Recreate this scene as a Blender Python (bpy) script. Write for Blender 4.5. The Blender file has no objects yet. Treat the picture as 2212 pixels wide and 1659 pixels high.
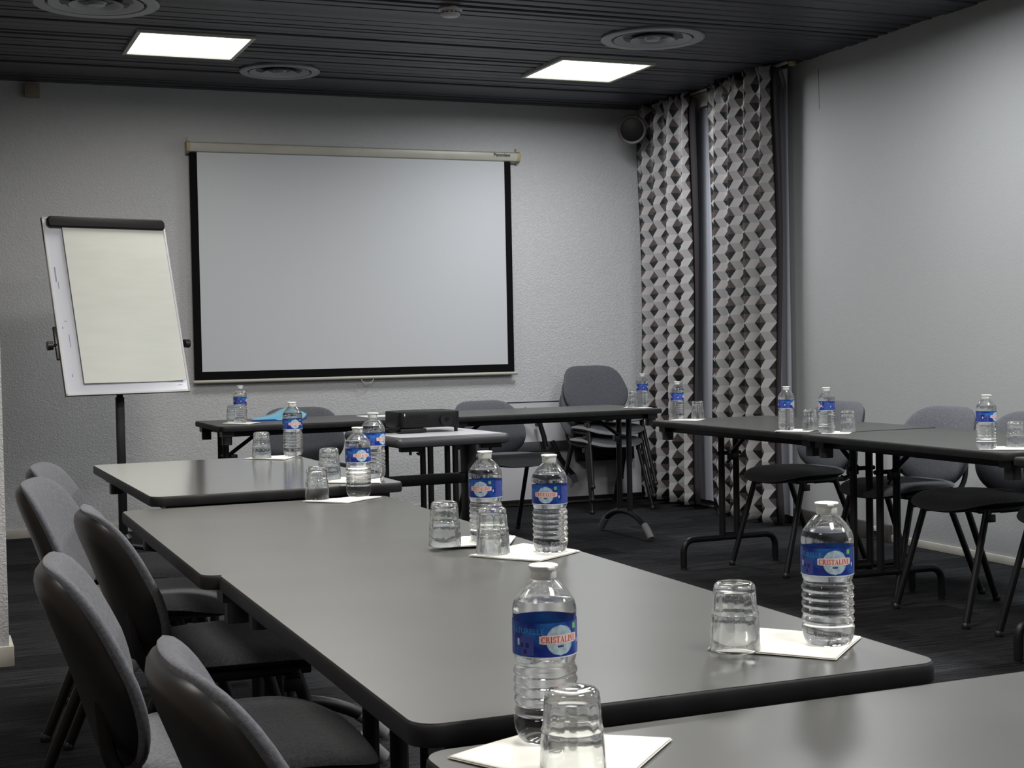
import bpy, bmesh, math, random
from mathutils import Vector, Matrix
random.seed(7)
PI = math.pi
C = bpy.context.scene.collection
sc = bpy.context.scene

# ------------------------------------------------------------------ camera
CAMROT = ((0.9257827, -0.3775569, -0.0194203), (-0.0291973, -0.0201885, -0.9993698), (0.3769269, 0.9257663, -0.0297138))
def set_camera():
    cd = bpy.data.cameras.new('camera'); cam = bpy.data.objects.new('camera', cd); C.objects.link(cam)
    r = [Vector(v) for v in CAMROT]
    x = r[0].normalized(); z = -r[2]; z = (z - x*z.dot(x)).normalized(); y = z.cross(x)
    m = Matrix(((x.x, y.x, z.x, 0), (x.y, y.y, z.y, 0), (x.z, y.z, z.z, 1.16), (0, 0, 0, 1)))
    cam.matrix_world = m
    cd.sensor_fit = 'HORIZONTAL'; cd.sensor_width = 36.0; cd.lens = 36.0*3119.2/2212
    cd.clip_start = 0.02; cd.clip_end = 60
    cd.dof.use_dof = True; cd.dof.focus_distance = 5.0; cd.dof.aperture_fstop = 42
    sc.camera = cam
set_camera()

# ------------------------------------------------------------------ world, view, lights
w = bpy.data.worlds.new('world'); sc.world = w; w.use_nodes = True
w.node_tree.nodes['Background'].inputs[0].default_value = (0.6, 0.7, 0.85, 1)
w.node_tree.nodes['Background'].inputs[1].default_value = 0.03
sc.view_settings.view_transform = 'Standard'; sc.view_settings.look = 'None'
sc.view_settings.exposure = 0.22; sc.view_settings.gamma = 1.0; sc.view_settings.use_curve_mapping = False
LAMP_W = ((9, 28), (38, 29), (50, 38), (38, 32))   # watts of the (left, right) lamps, row by row from the screen to the door
LAMP_GLOW = 2.6                # brightness of the diffusers themselves
LAMP_SPREAD = math.radians(174)

# ------------------------------------------------------------------ room numbers
YB, XR, ZC = 9.388, 4.964, 2.811
XL, YF = -1.7, -2.2

# ------------------------------------------------------------------ materials
def node(nt, t, **k):
    n = nt.nodes.new(t)
    for a, b in k.items(): setattr(n, a, b)
    return n
def mat(name, col, rough=0.5, metal=0.0, spec=0.5, bump=None, var=None, trans=0.0, ior=None, coat=0.0, sheen=0.0, emit=None, coords='Object'):
    m = bpy.data.materials.new(name); m.use_nodes = True; nt = m.node_tree
    b = nt.nodes['Principled BSDF']
    c4 = (*col, 1)
    b.inputs['Base Color'].default_value = c4; b.inputs['Roughness'].default_value = rough
    b.inputs['Metallic'].default_value = metal; b.inputs['Specular IOR Level'].default_value = spec
    b.inputs['Transmission Weight'].default_value = trans
    if ior: b.inputs['IOR'].default_value = ior
    b.inputs['Coat Weight'].default_value = coat; b.inputs['Coat Roughness'].default_value = 0.15
    b.inputs['Sheen Weight'].default_value = sheen
    if emit:
        b.inputs['Emission Color'].default_value = (*emit[0], 1); b.inputs['Emission Strength'].default_value = emit[1]
    tc = node(nt, 'ShaderNodeTexCoord')
    if var:   # (scale, amount, stretch)
        mp = node(nt, 'ShaderNodeMapping'); nt.links.new(tc.outputs[coords], mp.inputs[0]); mp.inputs['Scale'].default_value = var[2] if len(var) > 2 else (1, 1, 1)
        nz = node(nt, 'ShaderNodeTexNoise'); nz.inputs['Scale'].default_value = var[0]; nz.inputs['Detail'].default_value = 5
        nt.links.new(mp.outputs[0], nz.inputs['Vector'])
        mr = node(nt, 'ShaderNodeMapRange'); mr.inputs[1].default_value = 0.3; mr.inputs[2].default_value = 0.7
        mr.inputs[3].default_value = 1-var[1]; mr.inputs[4].default_value = 1+var[1]
        nt.links.new(nz.outputs[0], mr.inputs[0])
        mx = node(nt, 'ShaderNodeMix', data_type='RGBA', blend_type='MULTIPLY'); mx.inputs[0].default_value = 1
        mx.inputs[6].default_value = c4; nt.links.new(mr.outputs[0], mx.inputs[7]); nt.links.new(mx.outputs[2], b.inputs['Base Color'])
    if bump:  # (scale, strength, distance)
        nz = node(nt, 'ShaderNodeTexNoise'); nz.inputs['Scale'].default_value = bump[0]; nz.inputs['Detail'].default_value = 3
        nt.links.new(tc.outputs[coords], nz.inputs['Vector'])
        bp = node(nt, 'ShaderNodeBump'); bp.inputs['Strength'].default_value = bump[1]; bp.inputs['Distance'].default_value = bump[2]
        nt.links.new(nz.outputs[0], bp.inputs['Height']); nt.links.new(bp.outputs[0], b.inputs['Normal'])
    return m

def clear_mix(m, share):
    nt = m.node_tree; b = nt.nodes['Principled BSDF']; o = nt.nodes['Material Output']
    t = node(nt, 'ShaderNodeBsdfTransparent'); x = node(nt, 'ShaderNodeMixShader'); x.inputs[0].default_value = share
    nt.links.new(b.outputs[0], x.inputs[1]); nt.links.new(t.outputs[0], x.inputs[2]); nt.links.new(x.outputs[0], o.inputs[0])
def mat_plaster(name, col, scale, dist, rough=0.75):
    m = mat(name, col, rough, spec=0.3); nt = m.node_tree; b = nt.nodes['Principled BSDF']
    tc = node(nt, 'ShaderNodeTexCoord')
    n1 = node(nt, 'ShaderNodeTexNoise'); n1.inputs['Scale'].default_value = scale; n1.inputs['Detail'].default_value = 4; n1.inputs['Distortion'].default_value = 1.2
    nt.links.new(tc.outputs['Object'], n1.inputs['Vector'])
    r = node(nt, 'ShaderNodeValToRGB'); r.color_ramp.elements[0].position = 0.42; r.color_ramp.elements[1].position = 0.62
    nt.links.new(n1.outputs[0], r.inputs[0])
    bp = node(nt, 'ShaderNodeBump'); bp.inputs['Strength'].default_value = 0.9; bp.inputs['Distance'].default_value = dist
    nt.links.new(r.outputs[0], bp.inputs['Height']); nt.links.new(bp.outputs[0], b.inputs['Normal'])
    n2 = node(nt, 'ShaderNodeTexNoise'); n2.inputs['Scale'].default_value = 1.1; nt.links.new(tc.outputs['Object'], n2.inputs['Vector'])
    mr = node(nt, 'ShaderNodeMapRange'); mr.inputs[3].default_value = 0.95; mr.inputs[4].default_value = 1.05; nt.links.new(n2.outputs[0], mr.inputs[0])
    mx = node(nt, 'ShaderNodeMix', data_type='RGBA', blend_type='MULTIPLY'); mx.inputs[0].default_value = 1; mx.inputs[6].default_value = (*col, 1)
    nt.links.new(mr.outputs[0], mx.inputs[7]); nt.links.new(mx.outputs[2], b.inputs['Base Color'])
    return m

def mat_carpet():
    m = mat('carpet', (0.012, 0.012, 0.014), 0.95, spec=0.1); nt = m.node_tree; b = nt.nodes['Principled BSDF']
    tc = node(nt, 'ShaderNodeTexCoord')
    br = node(nt, 'ShaderNodeTexBrick'); br.offset = 0.5
    for k, v in (('Scale', 1.0), ('Mortar Size', 0.0), ('Brick Width', 1.0), ('Row Height', 0.25)): br.inputs[k].default_value = v
    br.inputs['Color1'].default_value = (0.62, 0.62, 0.62, 1); br.inputs['Color2'].default_value = (1.4, 1.4, 1.4, 1)
    nt.links.new(tc.outputs['Object'], br.inputs['Vector'])
    mp = node(nt, 'ShaderNodeMapping'); mp.inputs['Scale'].default_value = (3.0, 60.0, 1.0); nt.links.new(tc.outputs['Object'], mp.inputs[0])
    nz = node(nt, 'ShaderNodeTexNoise'); nz.inputs['Scale'].default_value = 1.6; nz.inputs['Detail'].default_value = 6; nt.links.new(mp.outputs[0], nz.inputs['Vector'])
    rp = node(nt, 'ShaderNodeValToRGB'); e = rp.color_ramp.elements
    e[0].position = 0.36; e[0].color = (0.007, 0.0075, 0.0075, 1); e[1].position = 0.66; e[1].color = (0.028, 0.029, 0.033, 1)
    nt.links.new(nz.outputs[0], rp.inputs[0])
    n3 = node(nt, 'ShaderNodeTexNoise'); n3.inputs['Scale'].default_value = 260; nt.links.new(tc.outputs['Object'], n3.inputs['Vector'])
    mr = node(nt, 'ShaderNodeMapRange'); mr.inputs[1].default_value = .3; mr.inputs[2].default_value = .7; mr.inputs[3].default_value = 0.4; mr.inputs[4].default_value = 1.8; nt.links.new(n3.outputs[0], mr.inputs[0])
    a = node(nt, 'ShaderNodeMix', data_type='RGBA', blend_type='MULTIPLY'); a.inputs[0].default_value = 1
    nt.links.new(rp.outputs[0], a.inputs[6]); nt.links.new(br.outputs['Color'], a.inputs[7])
    a2 = node(nt, 'ShaderNodeMix', data_type='RGBA', blend_type='MULTIPLY'); a2.inputs[0].default_value = 1
    nt.links.new(a.outputs[2], a2.inputs[6]); nt.links.new(mr.outputs[0], a2.inputs[7]); nt.links.new(a2.outputs[2], b.inputs['Base Color'])
    bp = node(nt, 'ShaderNodeBump'); bp.inputs['Strength'].default_value = 0.6; bp.inputs['Distance'].default_value = 0.003
    nt.links.new(n3.outputs[0], bp.inputs['Height']); nt.links.new(bp.outputs[0], b.inputs['Normal'])
    return m

def mat_curtain():
    """light satin with columns of diamonds, each diamond half charcoal and half brown"""
    m = mat('printed satin', (0.6, 0.6, 0.6), 0.42, spec=0.4); nt = m.node_tree; b = nt.nodes['Principled BSDF']
    uv = node(nt, 'ShaderNodeUVMap'); sp = node(nt, 'ShaderNodeSeparateXYZ'); nt.links.new(uv.outputs[0], sp.inputs[0])
    def M(op, a, c=None, d=None):
        n = node(nt, 'ShaderNodeMath', operation=op)
        for i, v in enumerate((a, c, d)):
            if v is None: continue
            if isinstance(v, (int, float)): n.inputs[i].default_value = v
            else: nt.links.new(v, n.inputs[i])
        return n.outputs[0]
    U = M('DIVIDE', sp.outputs[0], 0.100); V = M('DIVIDE', sp.outputs[1], 0.113)
    col = M('FLOOR', U); odd = M('MODULO', M('ABSOLUTE', col), 2.0)
    fu = M('FRACT', U); V2 = M('ADD', V, M('MULTIPLY', odd, 0.5)); fv = M('FRACT', V2)
    du = M('MULTIPLY', M('ABSOLUTE', M('SUBTRACT', fu, 0.5)), 2.0/0.76); dv = M('MULTIPLY', M('ABSOLUTE', M('SUBTRACT', fv, 0.5)), 2.0)
    inside = M('LESS_THAN', M('ADD', du, dv), 0.98)
    up = M('GREATER_THAN', fv, 0.5)
    same = M('ABSOLUTE', M('SUBTRACT', up, odd))
    def mix(f, A, B):
        n = node(nt, 'ShaderNodeMix', data_type='RGBA'); nt.links.new(f, n.inputs[0])
        for i, v in ((6, A), (7, B)):
            if isinstance(v, tuple): n.inputs[i].default_value = (*v, 1)
            else: nt.links.new(v, n.inputs[i])
        return n.outputs[2]
    side = M('GREATER_THAN', fu, 0.5)
    lt = mix(M('ABSOLUTE', M('SUBTRACT', up, side)), (0.31, 0.305, 0.31), (0.42, 0.41, 0.41))
    dk = mix(same, (0.070, 0.056, 0.052), (0.006, 0.007, 0.009))
    nt.links.new(mix(inside, lt, dk), b.inputs['Base Color'])
    return m

def mat_label():
    m = mat('label film', (0.01, 0.035, 0.28), 0.3, spec=0.5); nt = m.node_tree; b = nt.nodes['Principled BSDF']
    tc = node(nt, 'ShaderNodeTexCoord'); nz = node(nt, 'ShaderNodeTexNoise'); nz.inputs['Scale'].default_value = 45
    nt.links.new(tc.outputs['Object'], nz.inputs['Vector'])
    r = node(nt, 'ShaderNodeValToRGB'); e = r.color_ramp.elements
    e[0].position = .45; e[0].color = (0.008, 0.025, 0.24, 1); e[1].position = .75; e[1].color = (0.02, 0.16, 0.50, 1)
    nt.links.new(nz.outputs[0], r.inputs[0]); nt.links.new(r.outputs[0], b.inputs['Base Color'])
    return m

M_ = {}
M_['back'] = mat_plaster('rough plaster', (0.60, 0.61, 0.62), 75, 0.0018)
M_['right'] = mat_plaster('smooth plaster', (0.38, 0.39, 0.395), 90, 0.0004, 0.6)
M_['carpet'] = mat_carpet()
M_['slat'] = mat('ceiling metal', (0.050, 0.052, 0.062), 0.45, spec=0.4, var=(3, 0.25, (0.4, 3, 1)))
M_['void'] = mat('ceiling void', (0.004, 0.004, 0.004), 0.9)
M_['cream'] = mat('cream paint', (0.52, 0.50, 0.44), 0.5, var=(8, 0.1))
M_['darkwood'] = mat('dark plinth', (0.06, 0.055, 0.052), 0.5, var=(12, 0.4))
M_['white'] = mat('white plastic', (0.62, 0.62, 0.62), 0.4)
M_['ivory'] = mat('ivory casing', (0.52, 0.51, 0.44), 0.38, var=(6, 0.06))
M_['yellowed'] = mat('yellowed plastic', (0.42, 0.38, 0.20), 0.45)
M_['screenwhite'] = mat('screen cloth', (0.61, 0.63, 0.655), 0.65, spec=0.3)
M_['blackcloth'] = mat('black border', (0.005, 0.005, 0.006), 0.8, spec=0.1)
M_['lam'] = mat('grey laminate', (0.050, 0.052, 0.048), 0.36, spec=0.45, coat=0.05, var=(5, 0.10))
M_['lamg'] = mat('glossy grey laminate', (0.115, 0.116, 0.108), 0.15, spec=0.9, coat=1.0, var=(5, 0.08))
M_['laml'] = mat('light laminate', (0.55, 0.55, 0.58), 0.35)
M_['edge'] = mat('black rubber edge', (0.010, 0.010, 0.011), 0.55, spec=0.3, var=(20, 0.3))
M_['cedge'] = mat('charcoal moulding', (0.045, 0.046, 0.052), 0.42)
M_['black'] = mat('black enamel', (0.008, 0.008, 0.009), 0.40, spec=0.35)
M_['blackp'] = mat('black plastic', (0.013, 0.013, 0.014), 0.36, bump=(300, 0.1, 0.0006))
M_['rubber'] = mat('grey rubber', (0.15, 0.145, 0.15), 0.7)
M_['fabric'] = mat('grey wool', (0.093, 0.098, 0.112), 0.95, spec=0.12, sheen=0.2, var=(160, 0.28), bump=(500, 0.5, 0.0012))
M_['seatfab'] = mat('lightened grey wool', (0.135, 0.140, 0.150), 0.95, spec=0.12, sheen=0.25, var=(160, 0.28), bump=(500, 0.5, 0.0012))  # same wool as the backrests, lightened to offset the shade under the tables
M_['curtain'] = mat_curtain()
M_['lining'] = mat('dark lining', (0.030, 0.025, 0.028), 0.8)
M_['sheer'] = mat('grey sheer', (0.42, 0.44, 0.50), 0.7, sheen=0.2)
M_['boardw'] = mat('white enamel board', (0.72, 0.74, 0.80), 0.2, spec=0.5)
M_['paper'] = mat('flipchart paper', (0.70, 0.72, 0.66), 0.8, spec=0.2, var=(4, 0.03, (1, 1, 6)), bump=(5, 0.25, 0.004))
M_['napkin'] = mat('paper napkin', (0.80, 0.80, 0.74), 0.9, spec=0.1, bump=(120, 0.4, 0.0008))
M_['alu'] = mat('vent metal', (0.36, 0.37, 0.38), 0.38, metal=0.15)
M_['tan'] = mat('tan plastic', (0.30, 0.24, 0.17), 0.5)
M_['lamp'] = mat('lit diffuser', (1, 1, 1), 0.5, emit=((1.0, 0.99, 0.96), LAMP_GLOW))
M_['brownwall'] = mat('warm bounce brown', (0.21, 0.155, 0.12), 0.6)  # colour of the unseen left wall, made brown to bounce warm light
M_['pet'] = mat('water bottle clear', (0.985, 0.995, 1.0), 0.0, trans=1.0, ior=1.34)
M_['glass'] = mat('tumbler glass', (0.985, 1.0, 0.995), 0.0, trans=1.0, ior=1.5)
clear_mix(M_['pet'], .18); clear_mix(M_['glass'], .10)
M_['cap'] = mat('milky cap', (0.80, 0.82, 0.80), 0.35)
M_['label'] = mat_label()
M_['lviolet'] = mat('label violet panel', (0.06, 0.08, 0.36), 0.35)
M_['lpale'] = mat('label pale disc', (0.38, 0.52, 0.60), 0.35, var=(180, 0.25))
M_['lbanner'] = mat('label banner', (0.80, 0.62, 0.60), 0.4)
M_['lred'] = mat('label red ink', (0.55, 0.035, 0.025), 0.4)
M_['lgreen'] = mat('label green mark', (0.16, 0.50, 0.10), 0.4)
M_['lblue'] = mat('label light blue ink', (0.06, 0.30, 0.70), 0.4)
M_['lwhite'] = mat('label white ink', (0.65, 0.72, 0.78), 0.4)
M_['ldark'] = mat('label navy ink', (0.02, 0.03, 0.12), 0.4)
M_['folder'] = mat('blue film folder', (0.10, 0.42, 0.62), 0.16, spec=0.6, coat=0.4, bump=(9, 0.5, 0.01))
M_['folderd'] = mat('blue folder edge', (0.01, 0.06, 0.30), 0.25)
M_['sheet'] = mat('white sheet', (0.75, 0.77, 0.78), 0.7)
M_['speaker'] = mat('dimmed beige', (0.060, 0.050, 0.043), 0.5)  # beige housing darkened, the dim light up there is put into the colour
M_['ink'] = mat('faint marker', (0.25, 0.27, 0.40), 0.5)
M_['cardwood'] = mat('pale connector', (0.35, 0.28, 0.16), 0.5)
M_['pblack'] = mat('matt black plastic', (0.006, 0.006, 0.0065), 0.5, spec=0.25)
M_['lens'] = mat('lens glass', (0.005, 0.005, 0.008), 0.05, spec=0.8)

# ------------------------------------------------------------------ mesh builder
class MB:
    def __init__(s): s.v = []; s.f = []; s.m = []; s.uv = {}
    def add(s, vs, fs, m=0, uvs=None):
        o = len(s.v); s.v += [tuple(v) for v in vs]
        for i, f in enumerate(fs):
            if uvs: s.uv[len(s.f)] = uvs[i]
            s.f.append(tuple(o+j for j in f)); s.m.append(m)
        return s
    def box(s, a, b, m=0, rot=None, piv=None):
        (x0, y0, z0), (x1, y1, z1) = a, b
        vs = [Vector((x, y, z)) for z in (z0, z1) for x, y in ((x0, y0), (x1, y0), (x1, y1), (x0, y1))]
        if rot is not None:
            p = Vector(piv) if piv is not None else sum(vs, Vector())/8
            vs = [rot @ (v-p) + p for v in vs]
        return s.add(vs, [(3, 2, 1, 0), (4, 5, 6, 7), (0, 1, 5, 4), (1, 2, 6, 5), (2, 3, 7, 6), (3, 0, 4, 7)], m)
    def tube(s, pts, r, n=12, m=0, ry=None, caps=True):
        pts = [Vector(p) for p in pts]; rs = r if isinstance(r, (list, tuple)) else [r]*len(pts)
        T = []
        for i in range(len(pts)):
            a = pts[max(i-1, 0)]; b = pts[min(i+1, len(pts)-1)]; T.append((b-a).normalized())
        up = Vector((0, 0, 1)) if abs(T[0].z) < 0.9 else Vector((1, 0, 0))
        N = (up - T[0]*up.dot(T[0])).normalized(); vs = []
        for i, p in enumerate(pts):
            N = (N - T[i]*N.dot(T[i])).normalized(); B = T[i].cross(N)
            for k in range(n):
                a = 2*PI*k/n; vs.append(p + N*(rs[i]*math.cos(a)) + B*((ry if ry else rs[i])*math.sin(a)))
        fs = [(i*n+k, i*n+(k+1) % n, (i+1)*n+(k+1) % n, (i+1)*n+k) for i in range(len(pts)-1) for k in range(n)]
        if caps: fs += [tuple(range(n))[::-1], tuple((len(pts)-1)*n+k for k in range(n))]
        return s.add(vs, fs, m)
    def lathe(s, prof, n=32, m=0, mod=None, center=(0, 0, 0)):
        cx, cy, cz = center; vs = []; L = len(prof)
        for i, (r, z) in enumerate(prof):
            for k in range(n):
                a = 2*PI*k/n; rr = r*(mod(i, a, r, z) if mod else 1); vs.append((cx+rr*math.cos(a), cy+rr*math.sin(a), cz+z))
        fs = [(i*n+k, i*n+(k+1) % n, (i+1)*n+(k+1) % n, (i+1)*n+k) for i in range(L-1) for k in range(n)]
        if prof[0][0] > 1e-6 and prof[0] != prof[-1]: fs.append(tuple(range(n))[::-1])
        if prof[-1][0] > 1e-6 and prof[0] != prof[-1]: fs.append(tuple((L-1)*n+k for k in range(n)))
        return s.add(vs, fs, m)
    def prism(s, poly, z0, z1, m=0, top_m=None):
        n = len(poly); vs = [(x, y, z0) for x, y in poly]+[(x, y, z1) for x, y in poly]
        s.add(vs, [tuple(range(n))[::-1]]+[(i, (i+1) % n, n+(i+1) % n, n+i) for i in range(n)], m)
        s.f.append(tuple(len(s.v)-n+i for i in range(n))); s.m.append(m if top_m is None else top_m)
        return s
    def xform(s, M): s.v = [tuple(M @ Vector(v)) for v in s.v]; return s
    def build(s, name, mats, parent=None, bevel=0, smooth=35, loc=None, segs=2):
        me = bpy.data.meshes.new(name); me.from_pydata(s.v, [], s.f); me.update()
        mats = mats if isinstance(mats, (list, tuple)) else [mats]
        for m in mats: me.materials.append(M_[m])
        for i, p in enumerate(me.polygons): p.material_index = s.m[i]
        if s.uv:
            ul = me.uv_layers.new(name='UVMap')
            for i, p in enumerate(me.polygons):
                if i in s.uv:
                    for li, q in zip(p.loop_indices, s.uv[i]): ul.data[li].uv = q
        bm = bmesh.new(); bm.from_mesh(me)
        bmesh.ops.remove_doubles(bm, verts=bm.verts, dist=1e-6)
        if bevel:
            es = [e for e in bm.edges if len(e.link_faces) == 2 and e.calc_face_angle(0) > 0.6]
            bmesh.ops.bevel(bm, geom=es, offset=bevel, segments=segs, profile=0.5, affect='EDGES', clamp_overlap=True)
        if not s.uv: bmesh.ops.recalc_face_normals(bm, faces=bm.faces)
        bm.to_mesh(me); bm.free()
        me.shade_smooth(); me.set_sharp_from_angle(angle=math.radians(smooth))
        o = bpy.data.objects.new(name, me); C.objects.link(o)
        if parent: o.parent = parent
        if loc: o.location = loc
        return o

def tag(o, label=None, cat=None, group=None, kind=None):
    for k, v in (('label', label), ('category', cat), ('group', group), ('kind', kind)):
        if v: o[k] = v
    return o
def thing(name, label, cat, loc=(0, 0, 0), rz=0, group=None):
    o = bpy.data.objects.new(name, None); C.objects.link(o); o.location = loc; o.rotation_euler = (0, 0, rz); o.empty_display_size = 0.1
    return tag(o, label, cat, group)
def struct(o): o['kind'] = 'structure'; return o
def dup(root, loc, rz, label, group=None, tilt=None, sz=None):
    r = root.copy(); C.objects.link(r); r.location = loc; r.rotation_euler = (tilt[0], tilt[1], rz) if tilt else (0, 0, rz); r['label'] = label
    if sz: r.scale = (1, 1, sz)
    if group: r['group'] = group
    for ch in list(root.children):
        c = ch.copy(); C.objects.link(c); c.parent = r
        for g in list(ch.children):
            d = g.copy(); C.objects.link(d); d.parent = c
    return r
def fillet(pts, rad, n=7):
    pts = [Vector(p) for p in pts]; out = [pts[0]]
    for i in range(1, len(pts)-1):
        a, b, c = pts[i-1], pts[i], pts[i+1]; d1 = (a-b).normalized(); d2 = (c-b).normalized()
        k = min(rad, (a-b).length*0.49, (c-b).length*0.49); p0 = b+d1*k; p1 = b+d2*k
        for j in range(n+1):
            t = j/n; out.append(p0*(1-t)**2 + b*2*t*(1-t) + p1*t*t)
    out.append(pts[-1]); return out
def roundrect(x0, y0, x1, y1, r, n=6):
    o = []
    for cx, cy, a in ((x1-r, y1-r, 0), (x0+r, y1-r, PI/2), (x0+r, y0+r, PI), (x1-r, y0+r, 3*PI/2)):
        for k in range(n+1):
            t = a+PI/2*k/n; o.append((cx+r*math.cos(t), cy+r*math.sin(t)))
    return o

# ================================================================== ROOM SHELL
def build_room():
    m = MB().box((XL-.1, YF-.1, -.1), (XR+.1, YB+.1, 0)); struct(m.build('floor', 'carpet'))
    m = MB().box((XL-.1, YB, 0), (XR+.1, YB+.1, 3)); struct(m.build('wall_back', 'back'))
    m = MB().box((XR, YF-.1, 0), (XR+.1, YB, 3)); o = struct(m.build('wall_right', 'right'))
    m = MB().box((XR-.0012, 7.276-.0012, 2.50), (XR+.001, 7.276+.0012, 2.735)); m.build('wall_crack', 'darkwood', o)
    m = MB().box((XL-.1, YF-.1, 0), (XL, YB, 3)); struct(m.build('wall_left', 'brownwall'))
    m = MB().box((XL, YF-.1, 0), (XR, YF, 3)); struct(m.build('wall_front', 'right'))
    # projecting wall end at the left
    m = MB().box((XL, 5.60, 0), (0.262, 5.80, 3)); struct(m.build('wall_left_return', 'back'))
    m = MB().box((XL, 5.585, 0), (0.278, 5.815, 0.075)); struct(m.build('baseboard_left', 'cream', bevel=.003))
    # ceiling: dark metal slats running across the room, above them a black void
    m = MB().box((XL-.1, YF-.1, ZC+.06), (XR+.1, YB+.1, ZC+.16), 1)
    y = YB; rr = random.Random(3)
    while y > YF:
        w_ = 0.082; gap = 0.007 if rr.random() < .7 else rr.choice((.011, .018, .026)); dz = rr.uniform(-.003, .004)
        y0, y1 = y-w_, y; z0 = ZC+dz
        tl = rr.uniform(-.0035, .0035)
        vs = []
        for x in (XL-.05, XR+.05):
            vs += [(x, y0+.002, z0+.02), (x, y0, z0+.005+tl), (x, y0+.006, z0+tl), (x, y1-.006, z0-tl), (x, y1, z0+.005-tl), (x, y1-.002, z0+.02)]
        m.add(vs, [(i, i+1, i+7, i+6) for i in range(5)], 0)
        y -= w_+gap
    struct(m.build('ceiling', ['slat', 'void'], smooth=25))
    m = MB().box((XL, YB-.016, 0), (XR, YB, 0.055)); struct(m.build('baseboard_back', 'cream', bevel=.003))
    m = MB().box((XR-.014, YF, 0), (XR, 6.62, 0.042)); struct(m.build('baseboard_right', 'cream', bevel=.003))
    m = MB().box((XR-.03, 6.62, 0), (XR, 7.62, 0.095)); struct(m.build('trim_1', 'darkwood', bevel=.004))
    # window behind the curtains
    o = struct(MB().box((XR-.004, 7.95, .12), (XR-.0005, 9.1, 2.6)).build('window_1', 'lens'))
    f = MB()
    for a, b in (((7.85, .05), (9.2, .12)), ((7.85, 2.6), (9.2, 2.7)), ((7.85, .12), (7.95, 2.6)), ((9.1, .12), (9.2, 2.6)), ((8.5, .12), (8.56, 2.6))):
        f.box((XR-.02, a[0], a[1]), (XR-.0005, b[0], b[1]))
    f.build('window_frame', 'white', o)
build_room()

# ================================================================== CEILING LAMPS, VENTS, DETECTOR
def lamp(x, y, label, watts, size=.62):
    t = thing('ceiling_light', label, 'ceiling light', (x, y, ZC-.004), 0, 'square ceiling light panels')
    h = size/2; k = h-.022
    f = MB()
    for a, b in (((-h, -h), (h, -k)), ((-h, k), (h, h)), ((-h, -k), (-k, k)), ((k, -k), (h, k))):
        f.box((a[0], a[1], -.012), (b[0], b[1], .03))
    f.build('frame', 'ivory', t)
    MB().box((-k, -k, -.004), (k, k, .02)).build('diffuser', 'lamp', t)
    ld = bpy.data.lights.new('lamp_tubes', 'AREA'); ld.shape = 'SQUARE'; ld.size = 2*k-.02; ld.energy = watts; ld.spread = LAMP_SPREAD; ld.color = (1.0, .955, .90) if x < 3 else (.97, .985, 1.0)
    lo = bpy.data.objects.new('lamp_tubes', ld); C.objects.link(lo); lo.parent = t; lo.location = (0, 0, -.0125)
lamp(1.382, 7.985, 'lit square ceiling panel above the flipchart and the screen\'s left end', LAMP_W[0][0])
lamp(3.803, 8.03, 'lit square ceiling panel near the curtains, right of the small vent', LAMP_W[0][1])
for k, (y, nm) in enumerate(((5.45, 'over the raised table'), (3.15, 'over the middle of the room'), (.73, 'over the nearest table'))):
    lamp(1.382, y, 'lit square ceiling panel %s, on the left chairs\' side' % nm, LAMP_W[k+1][0])
    lamp(3.803, y, 'lit square ceiling panel %s, on the window side' % nm, LAMP_W[k+1][1])

for y in (3.15, .73): lamp(-1.04, y, 'lit square ceiling panel beyond the left chairs, %s' % ('farther one' if y > 1 else 'nearer one'), 11)

def vent(x, y, r, label):
    t = thing('air_vent', label, 'ceiling vent', (x, y, ZC-.004), 0, 'round ceiling air diffusers')
    MB().lathe([(r*.80, .02), (r*.99, .004), (r, -.006), (r*.97, -.012), (r*.80, -.010), (r*.78, .0), (r*.80, .02)], 56).build('outer_ring', 'alu', t)
    for a, b, z in ((.74, .46, -.004), (.42, .24, -.008)):
        MB().lathe([(r*b, .030), (r*(b+.03), .012), (r*a, z), (r*(a+.012), z-.006), (r*(a-.04), z-.004), (r*b, .020), (r*b, .030)], 48).build('cone', 'alu', t)
    MB().lathe([(r*.17, .0), (r*.13, -.016), (0, -.020)], 32).build('centre_cap', 'alu', t)
    MB().lathe([(0, .034), (r*.9, .034), (r*.9, .030), (0, .030)], 40).build('backing', 'void', t)
vent(3.755, 7.08, .285, 'large round ceiling vent in front of the right-hand light panel')
vent(2.03, 8.585, .24, 'small-looking round ceiling vent between the two light panels')
vent(0.81, 7.14, .295, 'round ceiling vent at the top left corner, cut by the picture edge')

t = thing('smoke_detector', 'white round smoke detector on the dark ceiling', 'smoke detector', (2.462, 6.76, ZC-.004))
MB().lathe([(0, .004), (.058, .004), (.060, -.006), (.054, -.012), (0, -.012)], 36).build('base', 'white', t)
MB().lathe([(0, -.012), (.048, -.012), (.052, -.020), (.050, -.028), (.040, -.038), (.020, -.042), (0, -.042)], 36).build('sensor_head', 'white', t)
g = MB()
for k in range(14):
    a = 2*PI*k/14; g.box((.0495, -.007, -.025), (.0525, .007, -.0215), rot=Matrix.Rotation(a, 3, 'Z'), piv=(0, 0, 0))
g.build('grille', 'void', t)

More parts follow.
